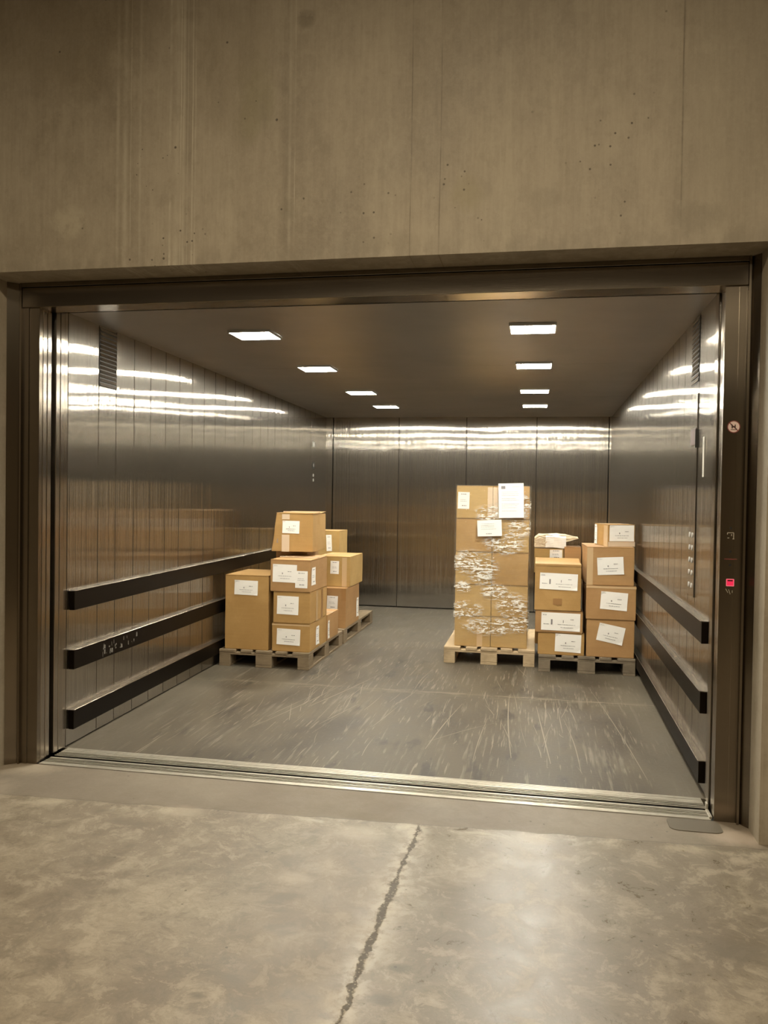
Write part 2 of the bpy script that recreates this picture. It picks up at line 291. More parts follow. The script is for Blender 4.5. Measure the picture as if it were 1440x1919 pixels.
def mat_wrap():
    n = NT('stretch_film'); p = n.xyz(); x, z = p[0], p[2]
    wr = n.noise(n.map((11, 11, 50), (0, 0.12, 0)), 1.0, 6, 0.62, 1.1)
    wr2 = n.noise(n.map((24, 24, 80), (0, -0.45, 0), (3, 1, 2)), 1.0, 4, 0.6, 0.8)
    patch = n.noise(n.map((3.4, 3.4, 3.2), loc=(.3, 0, .55)), 1.0, 3, 0.55)
    def spot(cx, cz, rx, rz):
        dx = n.math('DIVIDE', n.math('SUBTRACT', x, cx), rx); dz = n.math('DIVIDE', n.math('SUBTRACT', z, cz), rz)
        return n.rng(n.math('ADD', n.math('MULTIPLY', dx, dx), n.math('MULTIPLY', dz, dz)), 1.15, 0.1)
    m = None
    for s in ((-.30, 1.36, .2, .08), (-.12, 1.40, .08, .14), (-.40, 1.34, .16, .09), (-.28, 1.08, .20, .12), (-.16, 1.22, .14, .10), (-.60, .90, .17, .13), (-.47, .84, .16, .16), (-.36, .64, .14, .08), (-.20, .52, .16, .13), (-.62, .47, .18, .09), (-.40, .33, .26, .09), (-.15, .36, .14, .09), (-.64, .68, .1, .06)):  # areas of the film that carry the painted glints
        q = spot(*s); m = q if m is None else n.math('MAXIMUM', m, q)
    m = n.math('MULTIPLY', m, n.rng(patch, 0.2, 0.42))
    crease_glint = n.rng(n.math('ADD', n.math('MULTIPLY', wr, 0.5), n.math('MULTIPLY', wr2, 0.5)), 0.47, 0.56)
    h = n.math('ADD', wr, n.math('MULTIPLY', wr2, 0.5))
    h = n.math('MULTIPLY', h, n.math('ADD', 0.12, m))
    nb = n.bump(h, 1.0, 0.05)
    gl = n.t.nodes.new('ShaderNodeBsdfGlossy'); gl.inputs['Roughness'].default_value = 0.22; gl.inputs['Color'].default_value = (1, .97, .9, 1); n.t.links.new(nb, gl.inputs['Normal'])
    df = n.t.nodes.new('ShaderNodeBsdfDiffuse'); df.inputs['Color'].default_value = (.95, .92, .84, 1)  # flat pale diffuse stands in for lamp glints along the creases
    tr = n.t.nodes.new('ShaderNodeBsdfTransparent'); tr.inputs['Color'].default_value = (.98, .97, .95, 1)
    m1 = n.t.nodes.new('ShaderNodeMixShader'); n.t.links.new(n.rng(crease_glint, 0, 1, 0.2, 0.85), m1.inputs[0]); n.t.links.new(gl.outputs[0], m1.inputs[1]); n.t.links.new(df.outputs[0], m1.inputs[2])
    fac = n.math('ADD', 0.05, n.math('MULTIPLY', m, n.rng(crease_glint, 0, 1, 0.03, 0.85)))
    m2 = n.t.nodes.new('ShaderNodeMixShader'); n.t.links.new(fac, m2.inputs[0]); n.t.links.new(tr.outputs[0], m2.inputs[1]); n.t.links.new(m1.outputs[0], m2.inputs[2])
    return n.done(m2.outputs[0])
M_WRAP = mat_wrap()
M_PARCEL = plain('crumpled_kraft_and_film', (0.62, 0.52, 0.36), 0.3)

# ---------------------------------------------------------------- mesh helpers
def BM(): return bmesh.new()
def box(bm, x0, x1, y0, y1, z0, z1, mi=0, bev=0.0):
    vs = [bm.verts.new((x, y, z)) for z in (z0, z1) for y in (y0, y1) for x in (x0, x1)]
    fs = [bm.faces.new([vs[i] for i in q]) for q in ((0, 2, 3, 1), (4, 5, 7, 6), (0, 1, 5, 4), (2, 6, 7, 3), (0, 4, 6, 2), (1, 3, 7, 5))]
    for f in fs: f.material_index = mi
    if bev:
        es = list({e for f in fs for e in f.edges})
        r = bmesh.ops.bevel(bm, geom=es, offset=bev, segments=1, affect='EDGES', profile=0.5)
        for f in r['faces']: f.material_index = mi
def disc(bm, c, r, axis, depth, seg=24, mi=0):
    m = {'x': Matrix.Rotation(math.pi / 2, 4, 'Y'), 'y': Matrix.Rotation(math.pi / 2, 4, 'X'), 'z': Matrix()}[axis]
    k = bmesh.ops.create_cone(bm, cap_ends=True, segments=seg, radius1=r, radius2=r, depth=depth, matrix=Matrix.Translation(c) @ m)
    for f in {f for v in k['verts'] for f in v.link_faces}: f.material_index = mi
def prism(bm, pts, z0, z1, mi=0):     # polygon in x, y raised from z0 to z1
    a = [bm.verts.new((x, y, z0)) for x, y in pts]; b = [bm.verts.new((x, y, z1)) for x, y in pts]; n = len(pts)
    fs = [bm.faces.new(a[::-1]), bm.faces.new(b)] + [bm.faces.new((a[i], a[(i + 1) % n], b[(i + 1) % n], b[i])) for i in range(n)]
    for f in fs: f.material_index = mi
def obj(name, bm, mats, parent=None, smooth=False):
    bmesh.ops.recalc_face_normals(bm, faces=bm.faces)
    me = bpy.data.meshes.new(name); bm.to_mesh(me); bm.free()
    for m in (mats if isinstance(mats, (list, tuple)) else [mats]): me.materials.append(m)
    if smooth:
        for p in me.polygons: p.use_smooth = True
    o = bpy.data.objects.new(name, me); COL.objects.link(o)
    if parent: o.parent = parent
    return o
def struct(o, label=None):
    o['kind'] = 'structure'
    if label: o['label'] = label
    return o
def tag(o, label, cat, group=None):
    o['label'] = label; o['category'] = cat
    if group: o['group'] = group
    return o
def thing(name, label, cat, loc=(0, 0, 0), rz=0, group=None):
    o = bpy.data.objects.new(name, None); o.empty_display_size = 0.1; COL.objects.link(o); o.location = loc; o.rotation_euler = (0, 0, rz)
    return tag(o, label, cat, group)
def boxo(name, dims, mat, parent=None, bev=0.0):
    b = BM(); box(b, *dims, bev=bev); return obj(name, b, mat, parent)

# ---------------------------------------------------------------- layout numbers
XL, XR, YF, YB, ZC = -2.65, 0.852, 0.285, 6.7, 2.50          # lift car inside
XLB, XRB, ZCB = -2.815, 0.905, 2.53                            # slightly splayed at the rear
def xl(y): return XL + (XLB - XL) * (y - YF) / (YB - YF)
def xr(y): return XR + (XRB - XR) * (y - YF) / (YB - YF)
OL, OR, OZ, WY0, WY1 = -2.80, 0.968, 2.592, -0.224, 0.13      # hole in the concrete wall
JL, JR, HZ = -2.641, 0.829, 2.462                              # clear landing opening

# ---------------------------------------------------------------- the hall
M_CW, M_CF = mat_wallconcrete(), mat_floorconcrete()
HX0, HX1, HY0, HZC = -7.5, 5.5, -17.0, 4.7
b = BM()
box(b, HX0, OL, WY0, WY1, 0, HZC); box(b, OR, HX1, WY0, WY1, 0, HZC); box(b, OL, OR, WY0, WY1, OZ, HZC)
bmesh.ops.remove_doubles(b, verts=b.verts, dist=1e-5)
struct(obj('wall_front', b, M_CW), 'bare concrete wall around the goods lift opening')
struct(boxo('wall_left', (HX0 - .2, HX0, HY0, WY1, 0, HZC), M_CW)); struct(boxo('wall_right', (HX1, HX1 + .2, HY0, WY1, 0, HZC), M_CW))
struct(boxo('wall_back', (HX0 - .2, HX1 + .2, HY0 - .2, HY0, 0, HZC), M_CW))
struct(boxo('ceiling', (HX0 - .2, HX1 + .2, HY0 - .2, WY1, HZC, HZC + .2), M_CW))
b = BM(); box(b, HX0 - .2, HX1 + .2, HY0 - .2, 0.0, -0.2, 0.0)
struct(obj('floor', b, M_CF), 'worn grey concrete floor with a cracked joint in front of the lift')

# ---------------------------------------------------------------- lift shell
b = BM()
box(b, -3.05, 1.25, 0.285, YB + .12, -0.2, 0.0, 0)
def stroke(p0, p1, w, bend=0.0):
    dx, dy = p1[0] - p0[0], p1[1] - p0[1]; L = math.hypot(dx, dy); nx, ny = -dy / L, dx / L; n = 8; prev = None
    for i in range(n + 1):
        t = i / n; o = bend * math.sin(math.pi * t); ww = w * (0.35 + 0.65 * math.sin(math.pi * min(1, t * 1.1 + .05))) / 2
        cx, cy = p0[0] + dx * t + nx * o, p0[1] + dy * t + ny * o
        cur = (b.verts.new((cx + nx * ww, cy + ny * ww, 0.0008)), b.verts.new((cx - nx * ww, cy - ny * ww, 0.0008)))
        if prev: f = b.faces.new((prev[0], prev[1], cur[1], cur[0])); f.material_index = 1
        prev = cur
rs = random.Random(3)
for i in range(95):
    px = rs.choice([rs.uniform(-2.2, 0.6), rs.gauss(-0.2, 0.35), rs.gauss(-1.5, 0.35)]); py = rs.uniform(0.45, 3.0)
    if px > 0.62 or px < -2.45: continue
    L = rs.uniform(0.06, 0.6); a = rs.gauss(0.0, 0.13)
    stroke((px, py), (px + L * math.sin(a), py + L * math.cos(a)), rs.uniform(0.002, 0.0055), rs.uniform(-.008, .008))
for p0, p1, w in (((-.62, .75), (-.50, 1.85), .009), ((-.33, .62), (-.30, 1.5), .007), ((-.12, .70), (-.18, 2.2), .010), ((.10, .65), (.02, 1.9), .010), ((.26, .55), (.20, 1.6), .007), ((-1.36, 1.1), (-1.22, 1.65), .008), ((-1.75, .95), (-1.45, 2.3), .007), ((.60, .5), (.42, 2.6), .007), ((-.62, .9), (-.25, 1.4), .006), ((-1.55, 1.5), (-1.25, 2.7), .009), ((-.9, 2.2), (-.86, 2.9), .007)):
    stroke(p0, p1, w * .8, rs.uniform(-.015, .015))
M_SCR = plain('pale_scratch', (0.19, 0.163, 0.118), 0.6)
struct(obj('floor_lift', b, [mat_carfloor(), M_SCR]), 'dark scuffed lift floor with pale scratches')

def side_wall(name, fx, joints, inward):
    b = BM()
    for i in range(len(joints) - 1):
        y0, y1 = joints[i] + .0012, joints[i + 1] - .0012; t = 0.03
        pts = [(fx(y0), y0), (fx(y1), y1), (fx(y1) - inward * t, y1), (fx(y0) - inward * t, y0)]
        bb = BM(); prism(bb, pts, 0.011, 2.56)
        bmesh.ops.bevel(bb, geom=[e for e in bb.edges if abs(e.verts[0].co.z - e.verts[1].co.z) > 1], offset=.003, segments=2, affect='EDGES')
        me = bpy.data.meshes.new('t'); bb.to_mesh(me); bb.free(); b.from_mesh(me); bpy.data.meshes.remove(me)
    y0, y1 = joints[0], joints[-1]
    prism(b, [(fx(y0) - inward * .031, y0), (fx(y1) - inward * .031, y1), (fx(y1) - inward * .09, y1), (fx(y0) - inward * .09, y0)], -.1, 2.6, 1)
    return struct(obj(name, b, [M_WALL, M_VOID]))
jl = [YF, .632, .852] + [.852 + .2475 * k for k in range(1, 21)] + [6.06, YB]
jr = [YF + .03, .72, .94] + [.94 + .2475 * k for k in range(1, 21)] + [6.15, YB]
side_wall('wall_left', xl, [j for j in jl], 1)['label'] = 'brushed steel panelled left wall of the lift car'
side_wall('wall_right', xr, [j for j in jr], -1)['label'] = 'brushed steel panelled right wall of the lift car'

# car ceiling as three brushed sheets, sloping up very slightly to the rear
b = BM()
cy = [YF + .01, 2.42, 4.56, YB + .1]
for i in range(3):
    y0, y1 = cy[i] + .0015, cy[i + 1] - .0015; za, zb = (ZC + (ZCB - ZC) * (y - YF) / (YB - YF) for y in (y0, y1))
    vs = [b.verts.new(c) for c in ((-2.95, y0, za), (1.05, y0, za), (1.05, y1, zb), (-2.95, y1, zb), (-2.95, y0, za + .05), (1.05, y0, za + .05), (1.05, y1, zb + .05), (-2.95, y1, zb + .05))]
    for q in ((0, 1, 2, 3), (4, 7, 6, 5), (0, 4, 5, 1), (1, 5, 6, 2), (2, 6, 7, 3), (3, 7, 4, 0)): b.faces.new([vs[k] for k in q])
box(b, -3.0, 1.1, YF, YB + .1, 2.60, 2.66, 1)
struct(obj('ceiling_lift', b, [M_CEIL, M_VOID]), 'dark brushed steel ceiling of the lift car')

# rear doors of the car: four leaves, with a post at the left
rj = [-2.723, -1.823, -0.925, -0.022, 0.877]
for i in range(4):
    yo = (0.0, 0.0, 0.0, 0.0)[i]
    o = boxo('door_%d' % (i + 1), (rj[i] + .002, rj[i + 1] - .002, YB + yo, YB + yo + .04, 0.012, 2.56), M_BACK, bev=.003)
    struct(o, ['leftmost', 'second', 'third', 'rightmost'][i] + ' leaf of the steel door closing the far end of the lift')
struct(boxo('trim_rear_left', (-2.95, -2.727, YB - .02, YB + .05, 0, 2.56), M_BACK, bev=.004), 'steel post at the far left corner of the lift')
struct(boxo('trim_rear_right', (0.882, 1.05, YB - .02, YB + .05, 0, 2.56), M_BACK, bev=.004), 'steel post at the far right corner of the lift')
struct(boxo('wall_rear_backing', (-3.0, 1.2, YB + .06, YB + .12, 0, 2.66), M_VOID))

# landing frame: jambs (front face, raised outer lip, outer return) and header
def jamb(name, s, xin, xout):
    # s = +1: opening lies to the right of the jamb (left jamb)
    st = -.006 if s > 0 else -.0004
    pts = [(xin, 0.0), (xin - s * .058, 0.0), (xin - s * .060, st), (xin - s * .094, st), (xin - s * .094, -.022), (xin - s * .104, -.022), (xin - s * .108, -.010), (xout, -.055), (xout, .12), (xin - s * .01, .12), (xin, .028)]
    inner = pts[:4] + [(xin - s * .094, .12)] + pts[9:]; outer = [(xin - s * .0945, .12), (xin - s * .0945, -.022)] + pts[5:9]
    b = BM(); prism(b, inner, 0.0, HZ); prism(b, outer, 0.0, OZ - .001); return obj(name, b, M_JAMB)
struct(jamb('trim_jamb_left', 1, JL, OL + .001), 'brushed steel jamb left of the lift opening')
struct(jamb('trim_jamb_right', -1, JR, OR - .001), 'brushed steel jamb right of the lift opening, carrying the call controls')
b = BM()
box(b, JL - .094, JR + .094, -.016, .125, HZ, HZ + .104, 0, .002); box(b, JL - .094, JR + .094, -.022, .125, HZ + .106, OZ - .001, 0, .001)
struct(obj('trim_header', b, M_HEAD), 'brushed steel header above the lift opening')
struct(boxo('trim_car_header', (-3.1, 1.3, .15, .28, 2.505, 2.66), M_VOID), 'dark car door header behind the landing header')
struct(boxo('trim_header_void', (-3.1, 1.3, .125, .15, 2.58, 2.66), M_VOID))
# shaft reveals that close the dark gaps beside the opening
struct(boxo('trim_shaft_left', (-3.3, -3.22, .13, 6.9, -.2, 2.66), M_VOID)); struct(boxo('trim_shaft_right', (1.4, 1.48, .13, 6.9, -.2, 2.66), M_VOID))

# open door leaves parked beside the opening, their leading edges in view
leaf = [(.030, .066, 0.0), (.078, .116, .004), (.152, .192, .0), (.202, .244, .004)]
words = ['landing door leaf nearest the hall', 'second landing door leaf', 'first car door leaf behind the gap', 'innermost car door leaf']
k = 5
for s, xe, side in ((1, JL + .002, 'left'), (-1, JR + .004, 'right')):
    for (y0, y1, d), wd in zip(leaf, words):
        x0, x1 = sorted((xe - s * d, xe - s * (.16 if y0 < .13 else .45)))
        o = boxo('door_%d' % k, (x0, x1, y0, y1, .012, 2.50 if y0 > .13 else HZ - .002), M_DOOR, bev=.003); k += 1
        struct(o, 'steel edge of the %s, %s side of the opening' % (wd, side))
for s, xe, nm in ((1, XL, 'left'), (-1, XR, 'right')):
    x0, x1 = sorted((xe, xe - s * .3))
    struct(boxo('trim_car_front_' + nm, (x0, x1, .252, .284 if s > 0 else .312, 0, 2.51), M_DOOR, bev=.002))

# sill: grooved aluminium plates, landing part and car part
def mat_alu():
    n = NT('scuffed_aluminium'); g = n.noise(n.map((2, 50, 1)), 1, 5, 0.7); st = n.noise(None, 9, 5, 0.7)
    col = n.mix(n.rng(g, 0.3, 0.7), (0.34, 0.31, 0.25), (0.58, 0.54, 0.46)); col = n.mix(n.rng(st, 0.5, 0.75, 0, 0.5), col, (0.22, 0.19, 0.14))
    return n.done(n.bsdf(Base_Color=col, Metallic=0.65, Roughness=n.rng(st, 0.3, 0.7, 0.3, 0.5), Normal=n.bump(g, 0.2, 0.002)))
M_ALU = mat_alu()
def sill(name, x0, x1, bars, y0, y1, label):
    t = thing(name, label, 'sill', ((x0 + x1) / 2, y0, 0))
    b = BM(); ox = -(x0 + x1) / 2
    for a, c in bars: box(b, x0 + ox, x1 + ox, a - y0, c - y0, 0.0, .004, 0, .001)
    obj('tread_bar', b, M_ALU, t)
    b = BM(); box(b, x0 + ox, x1 + ox, 0.001, y1 - y0 - .001, -.05, -.03); obj('groove_base', b, M_BLACK, t)
    return t
sill('landing_door_sill', JL + .01, JR - .01, [(.002, .038), (.047, .053), (.063, .072), (.084, .090), (.101, .120)], .002, .12, 'scuffed aluminium landing sill with grooves, next to the hall floor')
sill('car_door_sill', JL + .01, JR - .005, [(.148, .155), (.168, .176), (.189, .196), (.207, .226), (.2295, .246), (.2495, .266), (.2695, .284)], .148, .284, 'bright aluminium car sill with fine ribs, next to the scratched lift floor')
struct(boxo('floor_shaft_gap', (-3.1, 1.3, .0, .285, -.2, -.055), M_VOID))

# small cover plate set in the floor by the right jamb
b = BM(); pts = []
for cx, cy_, a0 in ((.80, -.04, 0), (.66, -.04, 90), (.66, -.115, 180), (.80, -.115, 270)):
    for a in range(0, 91, 15): pts.append((cx + .045 * math.cos(math.radians(a0 + a)), cy_ + .035 * math.sin(math.radians(a0 + a))))
prism(b, [(x - .73, y + .08) for x, y in pts], 0, .003)
o = obj('floor_cover_plate', b, plain('dull_bronze_plate', (0.115, 0.095, 0.065), 0.5, 0.2)); o.location = (.73, -.08, 0)
tag(o, 'rounded dull metal cover plate on the concrete by the right jamb', 'cover plate')
t = thing('sill_bracket', 'small bright metal bracket at the right end of the landing sill', 'bracket', (.822, .06, .004))
b = BM(); box(b, -.010, .004, -.05, .045, 0, .012, 0, .002); obj('foot', b, M_ALU, t)
b = BM(); box(b, -.004, .004, .05, .085, 0, .035, 0, .002); obj('clip', b, M_ALU, t)

# ---------------------------------------------------------------- ceiling lights
def cz(y): return ZC + (ZCB - ZC) * (y - YF) / (YB - YF)
pos_words = {1.0: 'nearest the door', 2.41: 'second from the door', 3.97: 'third from the door', 5.27: 'farthest from the door'}
b = BM(); squash_frame = [(-.138, .138, -.124, -.116), (-.138, .138, .116, .124), (-.138, -.130, -.116, .116), (.130, .138, -.116, .116)]
for q in squash_frame: box(b, q[0], q[1], q[2], q[3], -.0165, -.0006, 0, .0008)
L0 = None
for cx0, side in ((-1.745, 'left'), (-.045, 'right')):
    for y in (1.0, 2.41, 3.97, 5.27):
        cx = cx0 if side == 'right' else {1.0: -1.788, 2.41: -1.765, 3.97: -1.745, 5.27: -1.735}[y]
        lab = 'square white ceiling light in the %s row, %s' % (side, pos_words[y])
        if L0 is None:
            L0 = thing('ceiling_light', lab, 'ceiling light', (cx, y, cz(y)), 0, 'ceiling lights of the lift')
            f = obj('frame', b, M_FRAME, L0)
            b2 = BM(); box(b2, -.130, .130, -.116, .116, -.0150, -.0006); dfz = obj('diffuser', b2, M_LAMP, L0)
        else:
            r = L0.copy(); COL.objects.link(r); r.location = (cx, y, cz(y)); r['label'] = lab
            for ch in (f, dfz): c = ch.copy(); COL.objects.link(c); c.parent = r

# ---------------------------------------------------------------- bumper rails
rl = math.hypot(YB - .35 - .305, xl(6.35) - xl(.305))
for s, fx, side, zs in ((1, xl, 'left', ((.794, .908), (.450, .565), (.102, .217))), (-1, xr, 'right', ((.768, .880), (.418, .530), (.068, .182)))):
    y0, y1 = .31, 6.35; ang = math.atan2(fx(y1) - fx(y0), y1 - y0)
    for (z0, z1), w in zip(zs, ('top', 'middle', 'bottom')):
        t = thing('bumper_rail', 'dark horizontal bumper rail on the %s lift wall, %s of three' % (side, w), 'bumper rail', (fx(y0), y0, z0), -ang, 'bumper rails on the lift walls')
        b = BM(); x0, x1 = sorted((s * .002, s * .036)); box(b, x0, x1, 0, y1 - y0, 0, z1 - z0 - .0045, 0, .002); obj('bar', b, M_RAIL, t)
        b = BM(); x0, x1 = sorted((s * .0005, s * .040)); box(b, x0, x1, 0, y1 - y0, z1 - z0 - .004, z1 - z0, 0, .0012); obj('top_strip', b, M_DOOR, t)['label'] = 'pale steel top edge'  # separate steel strip, paler than the dark bar
        if side == 'left' and w == 'middle':
            b = BM(); rr = random.Random(5)
            for i in range(26):
                yy = .30 + abs(rr.gauss(.18, .12)); zz = rr.uniform(.03, .095); box(b, .0362, .0366, yy, yy + rr.uniform(.004, .02), zz - rr.uniform(.003, .03), zz)
            obj('scuff_mark', b, plain('white_scuff', (0.13, 0.115, 0.095), 0.7), t)['kind'] = 'stuff'

# ---------------------------------------------------------------- louvre vents, operating panels, sign
def vent(x, y0, y1, z0, z1, s, ang, label):
    t = thing('louvre_vent', label, 'vent', (x, y0, z0), ang, 'louvre vents in the lift walls'); w, h = y1 - y0, z1 - z0
    b = BM(); a, c = sorted((s * .0005, s * .003)); box(b, a, c, 0, w, 0, h); obj('backing', b, plain('vent_shadow', (.05, .045, .04), .5, .5), t)
    b = BM(); n = 14
    for i in range(n):
        zz = h * (i + .5) / n; y_0, y_1 = .006, w - .006
        v = [b.verts.new(q) for q in ((s * .003, y_0, zz + .010), (s * .003, y_1, zz + .010), (s * .0085, y_1, zz - .008), (s * .0085, y_0, zz - .008), (s * .0065, y_0, zz - .009), (s * .0065, y_1, zz - .009))]
        b.faces.new((v[0], v[1], v[2], v[3])); b.faces.new((v[3], v[2], v[5], v[4])); b.faces.new((v[4], v[5], v[1], v[0]))
    obj('slat', b, M_PLATE, t); return t
al = -math.atan2(XLB - XL, YB - YF); ar = -math.atan2(XRB - XR, YB - YF)
vent(xl(.634), .634, .850, 2.13, 2.49, 1, al, 'tall louvred vent grille high on the left lift wall near the door')
vent(xr(.722), .722, .938, 2.13, 2.49, -1, ar, 'tall louvred vent grille high on the right lift wall near the door')
t = thing('operating_panel', 'flush steel operating panel on the right lift wall, below the vent', 'control panel', (xr(.73), .73, .95), ar)
b = BM(); box(b, -.006, -.0005, 0, .20, 0, 1.12, 0, .001); obj('plate', b, M_PLATE, t)
b = BM(); box(b, -.009, -.006, .02, .18, .84, .93, 0, .001); obj('display', b, plain('dim_red_display', (.06, .025, .02), .4), t)
b = BM(); box(b, -.016, -.0005, -.012, -.001, .82, .92, 0, .001); obj('black_slit', b, M_BLACK, t)  # narrow black strip along the near edge of the plate
for zz in (.06, .13, .20, .27, .34):
    for yy in (.06, .14):
        b = BM(); disc(b, (-.008, yy, zz), .014, 'x', .005, 20); obj('button', b, M_FRAME, t)
t = thing('operating_panel', 'narrow steel operating panel on the left lift wall by the far corner', 'control panel', (xl(5.86), 5.86, .95), al)
b = BM(); box(b, .0005, .006, 0, .21, 0, 1.45, 0, .001); obj('plate', b, M_PLATE, t)
b = BM(); box(b, .006, .009, .04, .17, .86, .945, 0, .001); obj('display', b, M_BLACK, t)
b = BM(); disc(b, (.0085, .105, .905), .022, 'x', .003, 20); obj('dial', b, M_FRAME, t)
b = BM(); box(b, .006, .009, .06, .15, 1.14, 1.20, 0, .001); obj('notice', b, M_PAPER, t)
for zz in (.72, .78):
    b = BM(); disc(b, (.008, .105, zz), .02, 'x', .004, 20); obj('button', b, M_FRAME, t)
t = thing('instruction_strip', 'narrow white printed strip on the right lift wall beside the door edge', 'sign', (xr(.555), .532, 1.606), ar)
b = BM(); box(b, -.0022, -.0005, 0, .045, 0, .212, 0, .0004); obj('strip', b, plain('aged_white_strip', (.42, .39, .33), .5), t)
b = BM(); prismz = [(-.0026, .014, .170), (-.0026, .031, .170), (-.0026, .0225, .192)]
b.faces.new([b.verts.new(q) for q in prismz]); obj('arrow_mark', b, M_INK, t); b = BM(); [box(b, -.0027, -.0023, .012, .012 + w_, z_, z_ + .004) for z_, w_ in ((.03, .02), (.022, .022), (.014, .018))]
obj('printed_lines', b, M_INK, t)

# prohibition sticker on the right jamb
def squash(bm, c, r0, r1, y, th, mi=0, seg=32):
    vs = []
    for i in range(seg):
        a = 2 * math.pi * i / seg
        vs.append([bm.verts.new((c[0] + r * math.cos(a), yy, c[1] + r * math.sin(a))) for r, yy in ((r0, y), (r1, y), (r1, y + th), (r0, y + th))])
    for i in range(seg):
        p, q = vs[i], vs[(i + 1) % seg]
        for k in range(4): f = bm.faces.new((p[k], p[(k + 1) % 4], q[(k + 1) % 4], q[k])); f.material_index = mi
def bar2(bm, p, q, w, y, th=.0004, mi=0):
    dx, dz = q[0] - p[0], q[1] - p[1]; L = math.hypot(dx, dz); nx, nz = -dz / L * w / 2, dx / L * w / 2
    a = [(p[0] + nx, p[1] + nz), (q[0] + nx, q[1] + nz), (q[0] - nx, q[1] - nz), (p[0] - nx, p[1] - nz)]
    v = [bm.verts.new((x, y, z)) for x, z in a] + [bm.verts.new((x, y + th, z)) for x, z in a]
    for f in ((0, 1, 2, 3), (7, 6, 5, 4), (0, 4, 5, 1), (1, 5, 6, 2), (2, 6, 7, 3), (3, 7, 4, 0)): bm.faces.new([v[k] for k in f]).material_index = mi
t = thing('prohibition_sticker', 'round pink and white sticker with a dark struck-through pictogram on the right jamb', 'sticker', (.876, -.001, 1.821))
b = BM(); disc(b, (0, 0, 0), .027, 'y', .0012, 40); obj('face', b, M_PINK, t)
b = BM(); squash(b, (0, 0), .0245, .0285, -.0012, .0008); bar2(b, (-.018, .018), (.019, -.019), .004, -.0014); obj('ring_and_slash', b, plain('dark_red_ring', (.20, .05, .04), .5), t)
b = BM(); bar2(b, (-.008, .011), (-.007, -.008), .0045, -.0019); bar2(b, (.006, .010), (.006, -.006), .0045, -.0019); bar2(b, (-.007, -.001), (.006, .001), .006, -.0018)
bar2(b, (-.013, .010), (-.007, .009), .0035, -.0019); bar2(b, (-.013, -.013), (.013, -.013), .0022, -.0018); bar2(b, (.006, -.005), (.013, -.011), .003, -.0019)
obj('pictogram', b, plain('dark_pictogram', (.05, .02, .015), .5), t)

# call controls on the right jamb
t = thing('call_station', 'lift call controls with a lit red display set in the right jamb', 'call panel', (.876, 0, 1.09))
for zz in (.267, .160, .098):
    b = BM(); disc(b, (-.002, -.0004, zz), .0055, 'y', .0016, 18); obj('screw_hole', b, M_BLACK, t)
b = BM()
for p, q in (((-.016, .246), (.012, .246)), ((.011, .246), (.011, .218)), ((-.016, .222), (-.008, .222)), ((.002, .232), (.002, .240)), ((-.016, .246), (-.016, .238)), ((.006, .218), (.014, .218))): bar2(b, p, q, .0028, -.0006)
obj('engraved_symbol', b, M_ENGR, t)
b = BM(); rr = random.Random(2); xx = -.026
while xx < .028:
    w = rr.uniform(.003, .006); hgt = .006 * (1 - .45 * abs(xx) / .03); bar2(b, (xx, .125 - hgt / 2), (xx, .125 + hgt / 2), .0022, -.0005); bar2(b, (xx, .125), (xx + w, .125 + rr.uniform(-.002, .002)), .0018, -.0005); xx += w + .0012
obj('red_lettering', b, plain('dim_red_lettering', (.30, .06, .05), .5), t)
b = BM(); bar2(b, (-.016, .0175), (.016, .0175), .032, -.0012, .0012); obj('display', b, M_REDL, t)['label'] = 'lit red display window'
b = BM()
for p, q in (((-.016, .033), (.016, .033)), ((-.016, .002), (.016, .002)), ((.016, .033), (.016, .002)), ((-.016, .033), (-.016, .002))): bar2(b, p, q, .003, -.0018)
obj('display_frame', b, M_REDF, t)
b = BM(); bar2(b, (-.011, .0265), (.011, .0265), .006, -.0018); obj('display_band', b, plain('dark_red_band', (.06, 0, .005), .4), t)
b = BM()
for p, q in (((-.018, -.012), (-.008, -.03)), ((-.006, -.014), (.002, -.036)), ((.010, -.018), (.010, -.03))): bar2(b, p, q, .003, -.0004)
obj('worn_mark', b, plain('faint_mark', (.30, .27, .20), .6), t)

# ---------------------------------------------------------------- pallets
def make_pallet(mat, loc, label, sy=1.0, rz=0):
    t = thing('wooden_pallet', label, 'pallet', loc, rz, 'wooden pallets in the lift'); L = 1.2 * sy; rr = random.Random(int(loc[1] * 100))
    xs = [(-.4, -.255), (-.205, -.105), (-.0725, .0725), (.105, .205), (.255, .4)]
    for a, c in xs:
        b = BM(); box(b, a, c, -rr.uniform(0, .006), L + rr.uniform(-.004, .004), .122, .144, 0, .002); obj('deck_board', b, mat, t)
    for yy in (0, L / 2 - .0725, L - .145):
        b = BM(); box(b, -.4, .4, yy + .001, yy + .144, .100, .1215, 0, .002); obj('cross_board', b, mat, t)
        for a, c in ((-.4, -.3), (-.0725, .0725), (.3, .4)):
            b = BM(); box(b, a, c, yy, yy + .145, .0225, .0995, 0, .003); obj('block', b, mat, t)
    for a, c in ((-.4, -.3), (-.0725, .0725), (.3, .4)):
        b = BM(); box(b, a, c, 0, L, 0, .022, 0, .002); obj('bottom_board', b, mat, t)
    return t
make_pallet(WOOD_D, (-2.27, 2.635, 0), 'weathered pallet nearest the left wall, under the tall box')
make_pallet(WOOD_D, (-2.27, 3.90, 0), 'wooden pallet behind the front left one, its far end empty', 1.19)
make_pallet(WOOD_L, (-.398, 3.262, 0), 'pale wooden pallet under the film-wrapped stack')
make_pallet(WOOD_G, (.434, 3.103, 0), 'dark wooden pallet beside the right wall rails')

